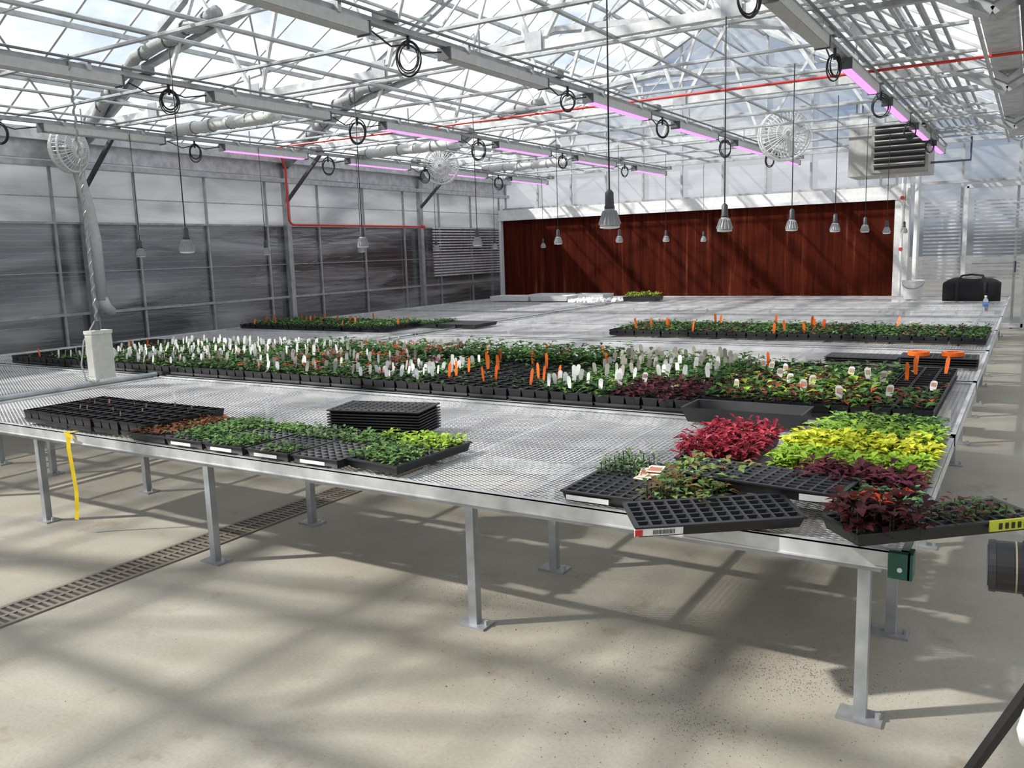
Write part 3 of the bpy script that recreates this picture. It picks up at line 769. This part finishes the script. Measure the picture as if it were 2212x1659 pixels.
b.lathe([(.0215,.045),(.0215,.08)],(.1,.25,.6),16,1,c); b.lathe([(.010,.122),(.010,.135)],(.8,.8,.8),12,1,c)
b.obj('water_bottle',[M_BOT,M_PLAS],True)

# hanging control box
b=B()
cx,cy=-4.06,2.57
b.box((cx-.03,cy-.055,.425),(cx+.03,cy+.055,.665),(.55,.55,.50)); b.box((cx-.034,cy-.058,.655),(cx+.034,cy+.058,.672),(.62,.62,.57))
b.box((cx-.026,cy-.0565,.44),(cx+.026,cy-.055,.64),(.5,.5,.45))
pts=[(cx+.007*math.cos(t*1.1),cy+.007*math.sin(t*1.1),.70+t*.011) for t in range(120)]
b.path(pts,.0045,(.32,.33,.32),5); b.tube((cx,cy,.66),(cx,cy,.72),.013,DK,8)
b.tube((cx,cy,.7),(cx,cy,2.02),.003,(.4,.4,.4),5)
b.path([(cx,cy-.01,.72),(cx-.05,cy-.05,.62),(cx-.06,cy-.07,.5),(cx-.05,cy-.06,.42),(cx-.01,cy-.03,.40),(cx+.01,cy-.02,.43)],.004,(.35,.37,.37),6)
b.obj('hanging_control_box',[M_PLAS])
b=B()
Yc=(.70,.50,.005)
x=-3.03; y=1.763
prof=[(x-.004,TZ+.010,y+.03),(x-.004,TZ+.012,y-.005),(x-.006,TZ-.05,y-.008),(x-.002,.24,y-.004),(x+.002,.16,y-.002),(x+.000,.09,y-.006),(x+.004,.055,y-.014)]
for k in range(len(prof)-1):
    a=prof[k];c=prof[k+1]; w=.010
    b.poly([(a[0]-w,a[2],a[1]),(a[0]+w,a[2]+.004,a[1]),(c[0]+w,c[2]+.004,c[1]),(c[0]-w,c[2],c[1])],Yc)
b.poly([(x-.03,y-.006,TZ+.012),(x+.03,y-.008,TZ+.004),(x+.03,y-.01,TZ-.012),(x-.02,y-.006,TZ-.004)],Yc)
b.obj('yellow_flagging_ribbon',[M_PLAS])

# floor drain
b=B()
dx0,dx1=-2.56,-2.43; GR=(.19,.165,.13)
b.box((dx0,-2.8,.0005),(dx1,10.2,.002),(.03,.027,.022))
b.box((dx0-.008,-2.8,.0005),(dx0+.006,10.2,.005),GR); b.box((dx1-.006,-2.8,.0005),(dx1+.008,10.2,.005),GR)
b.box(((dx0+dx1)/2-.006,-2.8,.001),((dx0+dx1)/2+.006,10.2,.005),GR)
y=-2.8
while y<10.2:
    b.box((dx0,y,.001),(dx1,y+.010,.0045),GR); y+=.024
b.obj('floor_drain_grate',[M_PLAS])
b=B()
def crumb(x,y,s,cols):
    b.T=Matrix.Translation((x,y,s*.4))@Matrix.Rotation(U(0,6),4,'Z')
    b._add([(-s,-s*.7,-s*.4),(s,-s*.5,-s*.4),(0,s,-s*.4),(0,0,s*.6)],[(0,1,3),(1,2,3),(2,0,3)],random.choice(cols),0)
CC=[(.16,.11,.07),(.11,.08,.06),(.3,.25,.2)]
for i in range(1200): crumb(random.gauss(-.68,.24),random.gauss(1.72,.20),U(.0007,.0018)*(1 if R()<.96 else 2.0),CC)
for i in range(120): crumb(U(-3.0,.1),U(1.0,2.6),U(.0008,.0018),CC)
for (cx_,cy_,sg,n) in ((-.42,1.92,.06,900),(-.55,1.62,.05,250),(-1.35,1.95,.07,250)):
    for i in range(n): crumb(random.gauss(cx_,sg*1.6),random.gauss(cy_,sg),U(.0007,.0017),[(.10,.055,.035),(.07,.045,.03)])
b.T=None
b.obj('spilled_soil',[M_PLAS])

# ------------------------------------------------------------------ photographer at the right edge
def skin(name,pts,edges,rad,mat,root=0):
    me=bpy.data.meshes.new(name); me.from_pydata([tuple(q*S for q in p) for p in pts],edges,[]); me.materials.append(mat)
    ob=bpy.data.objects.new(name,me); bpy.context.collection.objects.link(ob)
    sk=ob.modifiers.new('skin','SKIN')
    for i,r in enumerate(rad):
        rr=r if isinstance(r,tuple) else (r,r)
        me.skin_vertices[0].data[i].radius=(rr[0]*S,rr[1]*S); me.skin_vertices[0].data[i].use_root=(i==root)
    sk.use_smooth_shade=True
    sb=ob.modifiers.new('sub','SUBSURF'); sb.levels=2; sb.render_levels=2
    return ob
def plain(name,col,rough=.7):
    m,nt,o=newmat(name); n=noise(nt,30,3); r=ramp(nt,n.outputs['Fac'],[(.3,tuple(c*.85 for c in col)),(.7,col)]); p=principled(nt,None,rough); L(nt,r.outputs[0],p.inputs['Base Color']); L(nt,p.outputs[0],o.inputs[0]); return m
SK=plain('skin',(.55,.33,.24),.5); SH=plain('white_shirt',(.78,.77,.8),.85); TR=plain('dark_trousers',(.04,.045,.06),.9); HR=plain('brown_hair',(.06,.035,.02),.7); BLK=plain('black_rubber',(.015,.015,.016),.5)
emp=bpy.data.objects.new('photographer',None); bpy.context.collection.objects.link(emp)
parts=[]
parts.append(skin('shirt',[(.42,.80,.58),(.40,.80,.68),(.36,.80,.80),(.34,.80,.86),
  (.34,.70,.86),(.31,.89,.86), (.20,.66,.75),(.13,.78,.66),  (.16,.88,.69),(.018,.835,.550),(.09,.87,.64)],
  [(0,1),(1,2),(2,3),(3,4),(3,5),(4,6),(6,7),(5,8),(8,9),(9,10)],[(.085,.10),(.08,.095),(.085,.10),(.07,.07),.05,.05,.036,.028,.040,.046,.027],SH,1))
parts.append(skin('trousers',[(.42,.80,.56),(.41,.74,.50),(.41,.73,.28),(.44,.73,.04),(.41,.87,.50),(.41,.88,.28),(.44,.88,.04)],[(0,1),(1,2),(2,3),(0,4),(4,5),(5,6)],[(.085,.09),.06,.042,.032,.06,.042,.032],TR))
for yy in (.73,.88): parts.append(skin('shoe',[(.46,yy,.022),(.40,yy,.022),(.32,yy,.018)],[(0,1),(1,2)],[(.024,.022),(.026,.022),(.022,.016)],BLK,1))
parts.append(skin('head',[(.34,.80,.88),(.325,.80,.93),(.31,.80,.985),(.305,.80,1.02),(.265,.80,.955)],[(0,1),(1,2),(2,3),(2,4)],[.03,.03,.052,.042,.012],SK,2))
parts.append(skin('hair',[(.335,.80,.985),(.325,.80,1.03),(.36,.80,.96)],[(0,1),(0,2)],[.052,.042,.03],HR))
for hx,hy,hz,fx,fy,fz in ((.10,.80,.665,-1,.9,.1),(.09,.885,.66,-1,.15,.1)):
    d=Vector((fx,fy,fz)).normalized(); base=Vector((hx,hy,hz)); side=d.cross(Vector((0,0,1))).normalized()
    parts.append(skin('palm',[tuple(base),tuple(base+d*.03)],[(0,1)],[(.016,.018),(.022,.012)],SK))
    for k in range(4):
        o_=base+d*.04+Vector((0,0,1))*(.016-.0105*k); l=(.02,.024,.022,.017)[k]
        q1=o_+d*l; q2=q1+(d*.5-side*.6)*l*.8; q3=q2+(-side)*l*.5
        parts.append(skin('finger',[tuple(o_-d*.015),tuple(q1),tuple(q2),tuple(q3)],[(0,1),(1,2),(2,3)],[.0058,.0056,.005,.0045],SK))
    parts.append(skin('thumb',[tuple(base+d*.01),tuple(base+d*.025-side*.02+Vector((0,0,.012))),tuple(base+d*.045-side*.025+Vector((0,0,.016)))],[(0,1),(1,2)],[.008,.007,.006],SK))
eb=B()
for s_ in (-1,1):
    eb.lathe([(.001,-.006),(.006,0),(.001,.006)],(.8,.8,.8),8,0,(.262,.80+s_*.018,.98))
    eb.tube((.31,.80+s_*.05,.97),(.312,.80+s_*.056,.99),.012,(.55,.33,.24),8)
eb.tube((.262,.787,.932),(.262,.813,.932),.004,(.4,.12,.1),6)
e=eb.obj('face_details',[M_PLAS],True); parts.append(e)
for q in parts: q.parent=emp
b=B()
C0=Vector((-.022,.945,.672)); ax=Vector((1,.06,.03)).normalized()
def seg(a,c,r,r2=None,col=(.012,.012,.013)): b.tube(C0+ax*a,C0+ax*c,r,col,28,0,r2)
seg(0,.006,.026,.0265,(.02,.02,.022)); seg(.006,.03,.0255); seg(.03,.05,.0275,None,(.02,.02,.021)); seg(.05,.06,.0255); seg(.06,.085,.0275,None,(.018,.018,.019)); seg(.085,.1,.024)
for k in range(24):
    a=2*math.pi*k/24
    e1=ax.cross(Vector((0,0,1))).normalized(); e2=ax.cross(e1)
    o_=e1*math.cos(a)*.0275+e2*math.sin(a)*.0275
    b.tube(C0+ax*.061+o_,C0+ax*.084+o_,.0016,(.03,.03,.032),4); b.tube(C0+ax*.031+o_,C0+ax*.049+o_,.0012,(.03,.03,.032),4)
seg(-.001,.001,.021,.020,(.08,.085,.12))
b.tube(C0+ax*.023,C0+ax*.0245,.0259,(.3,.26,.18),28)
P=C0+ax*.1
b.box((P.x,P.y-.045,P.z-.035),(P.x+.045,P.y+.045,P.z+.035),(.014,.014,.015)); b.box((P.x,P.y-.018,P.z+.035),(P.x+.04,P.y+.018,P.z+.055),(.014,.014,.015))
b.box((P.x-.03,P.y-.045,P.z-.035),(P.x+.02,P.y-.02,P.z+.03),(.014,.014,.015))
b.obj('photo_camera',[M_PLAS])
b=B()
top=Vector((.068,.948,.648)); hub=Vector((.040,.905,.612))
b.tube(top,hub,.012,BK,12)
b.box((top.x-.02,top.y-.02,top.z-.012),(top.x+.02,top.y+.02,top.z),BK)
for f in ((-.20,1.065,.0),(.30,1.05,.0),(.06,.60,0)):
    f=Vector(f); m=hub.lerp(f,.45)
    b.tube(hub,m,.0068,BK,10); b.tube(m,f,.0052,BK,10); b.tube(hub.lerp(f,.42),hub.lerp(f,.47),.0085,(.03,.03,.03),10); b.tube(f,f+(hub-f)*.02,.01,BK,10)
b.obj('tripod',[M_PLAS])

# ------------------------------------------------------------------ light
w=bpy.data.worlds.new('World'); bpy.context.scene.world=w; w.use_nodes=True; nt=w.node_tree; nt.nodes.clear()
o=N(nt,'ShaderNodeOutputWorld'); bg=N(nt,'ShaderNodeBackground'); L(nt,bg.outputs[0],o.inputs[0])
tc=N(nt,'ShaderNodeTexCoord'); mp=N(nt,'ShaderNodeMapping'); mp.inputs['Scale'].default_value=(1,1,2.2); L(nt,tc.outputs['Generated'],mp.inputs[0])
n=noise(nt,3.2,8,vec=mp.outputs[0],rough=.62)
r=ramp(nt,n.outputs['Fac'],[(.36,(.24,.44,.78)),(.46,(.78,.88,1.0)),(.53,(1.6,1.6,1.6))])
sp=N(nt,'ShaderNodeSeparateXYZ'); L(nt,tc.outputs['Generated'],sp.inputs[0])
hz=ramp(nt,sp.outputs[2],[(.0,(.14,.135,.12)),(.02,(.55,.56,.58)),(.2,(1,1,1))])
mx=N(nt,'ShaderNodeMix',data_type='RGBA',blend_type='MULTIPLY'); mx.inputs[0].default_value=1; L(nt,r.outputs[0],mx.inputs[6]); L(nt,hz.outputs[0],mx.inputs[7]); L(nt,mx.outputs[2],bg.inputs[0]); bg.inputs[1].default_value=.92
sl=bpy.data.lights.new('sun','SUN'); sl.energy=9.0; sl.angle=math.radians(1.6); sl.color=(1,.955,.88)
so=bpy.data.objects.new('sun',sl); bpy.context.collection.objects.link(so)
d=Vector((.62,.45,-.66)); so.rotation_euler=d.to_track_quat('-Z','Y').to_euler(); so.location=(-10,-8,14)

# ------------------------------------------------------------------ camera
cd=bpy.data.cameras.new('camera'); cd.sensor_width=36; cd.lens=36*1825/2212; cd.clip_start=.02; cd.clip_end=400
co=bpy.data.objects.new('camera',cd); bpy.context.collection.objects.link(co)
rgt=Vector((.853392,.520345,-.031049)); upv=-Vector((.053996,-.147485,-.987589)); bck=-Vector((-.518466,.841124,-.153958))
mt=Matrix((rgt,upv,bck)).transposed().to_4x4(); mt.translation=Vector((0,0,S)); co.matrix_world=mt
bpy.context.scene.camera=co
bpy.context.scene.view_settings.view_transform='Standard'
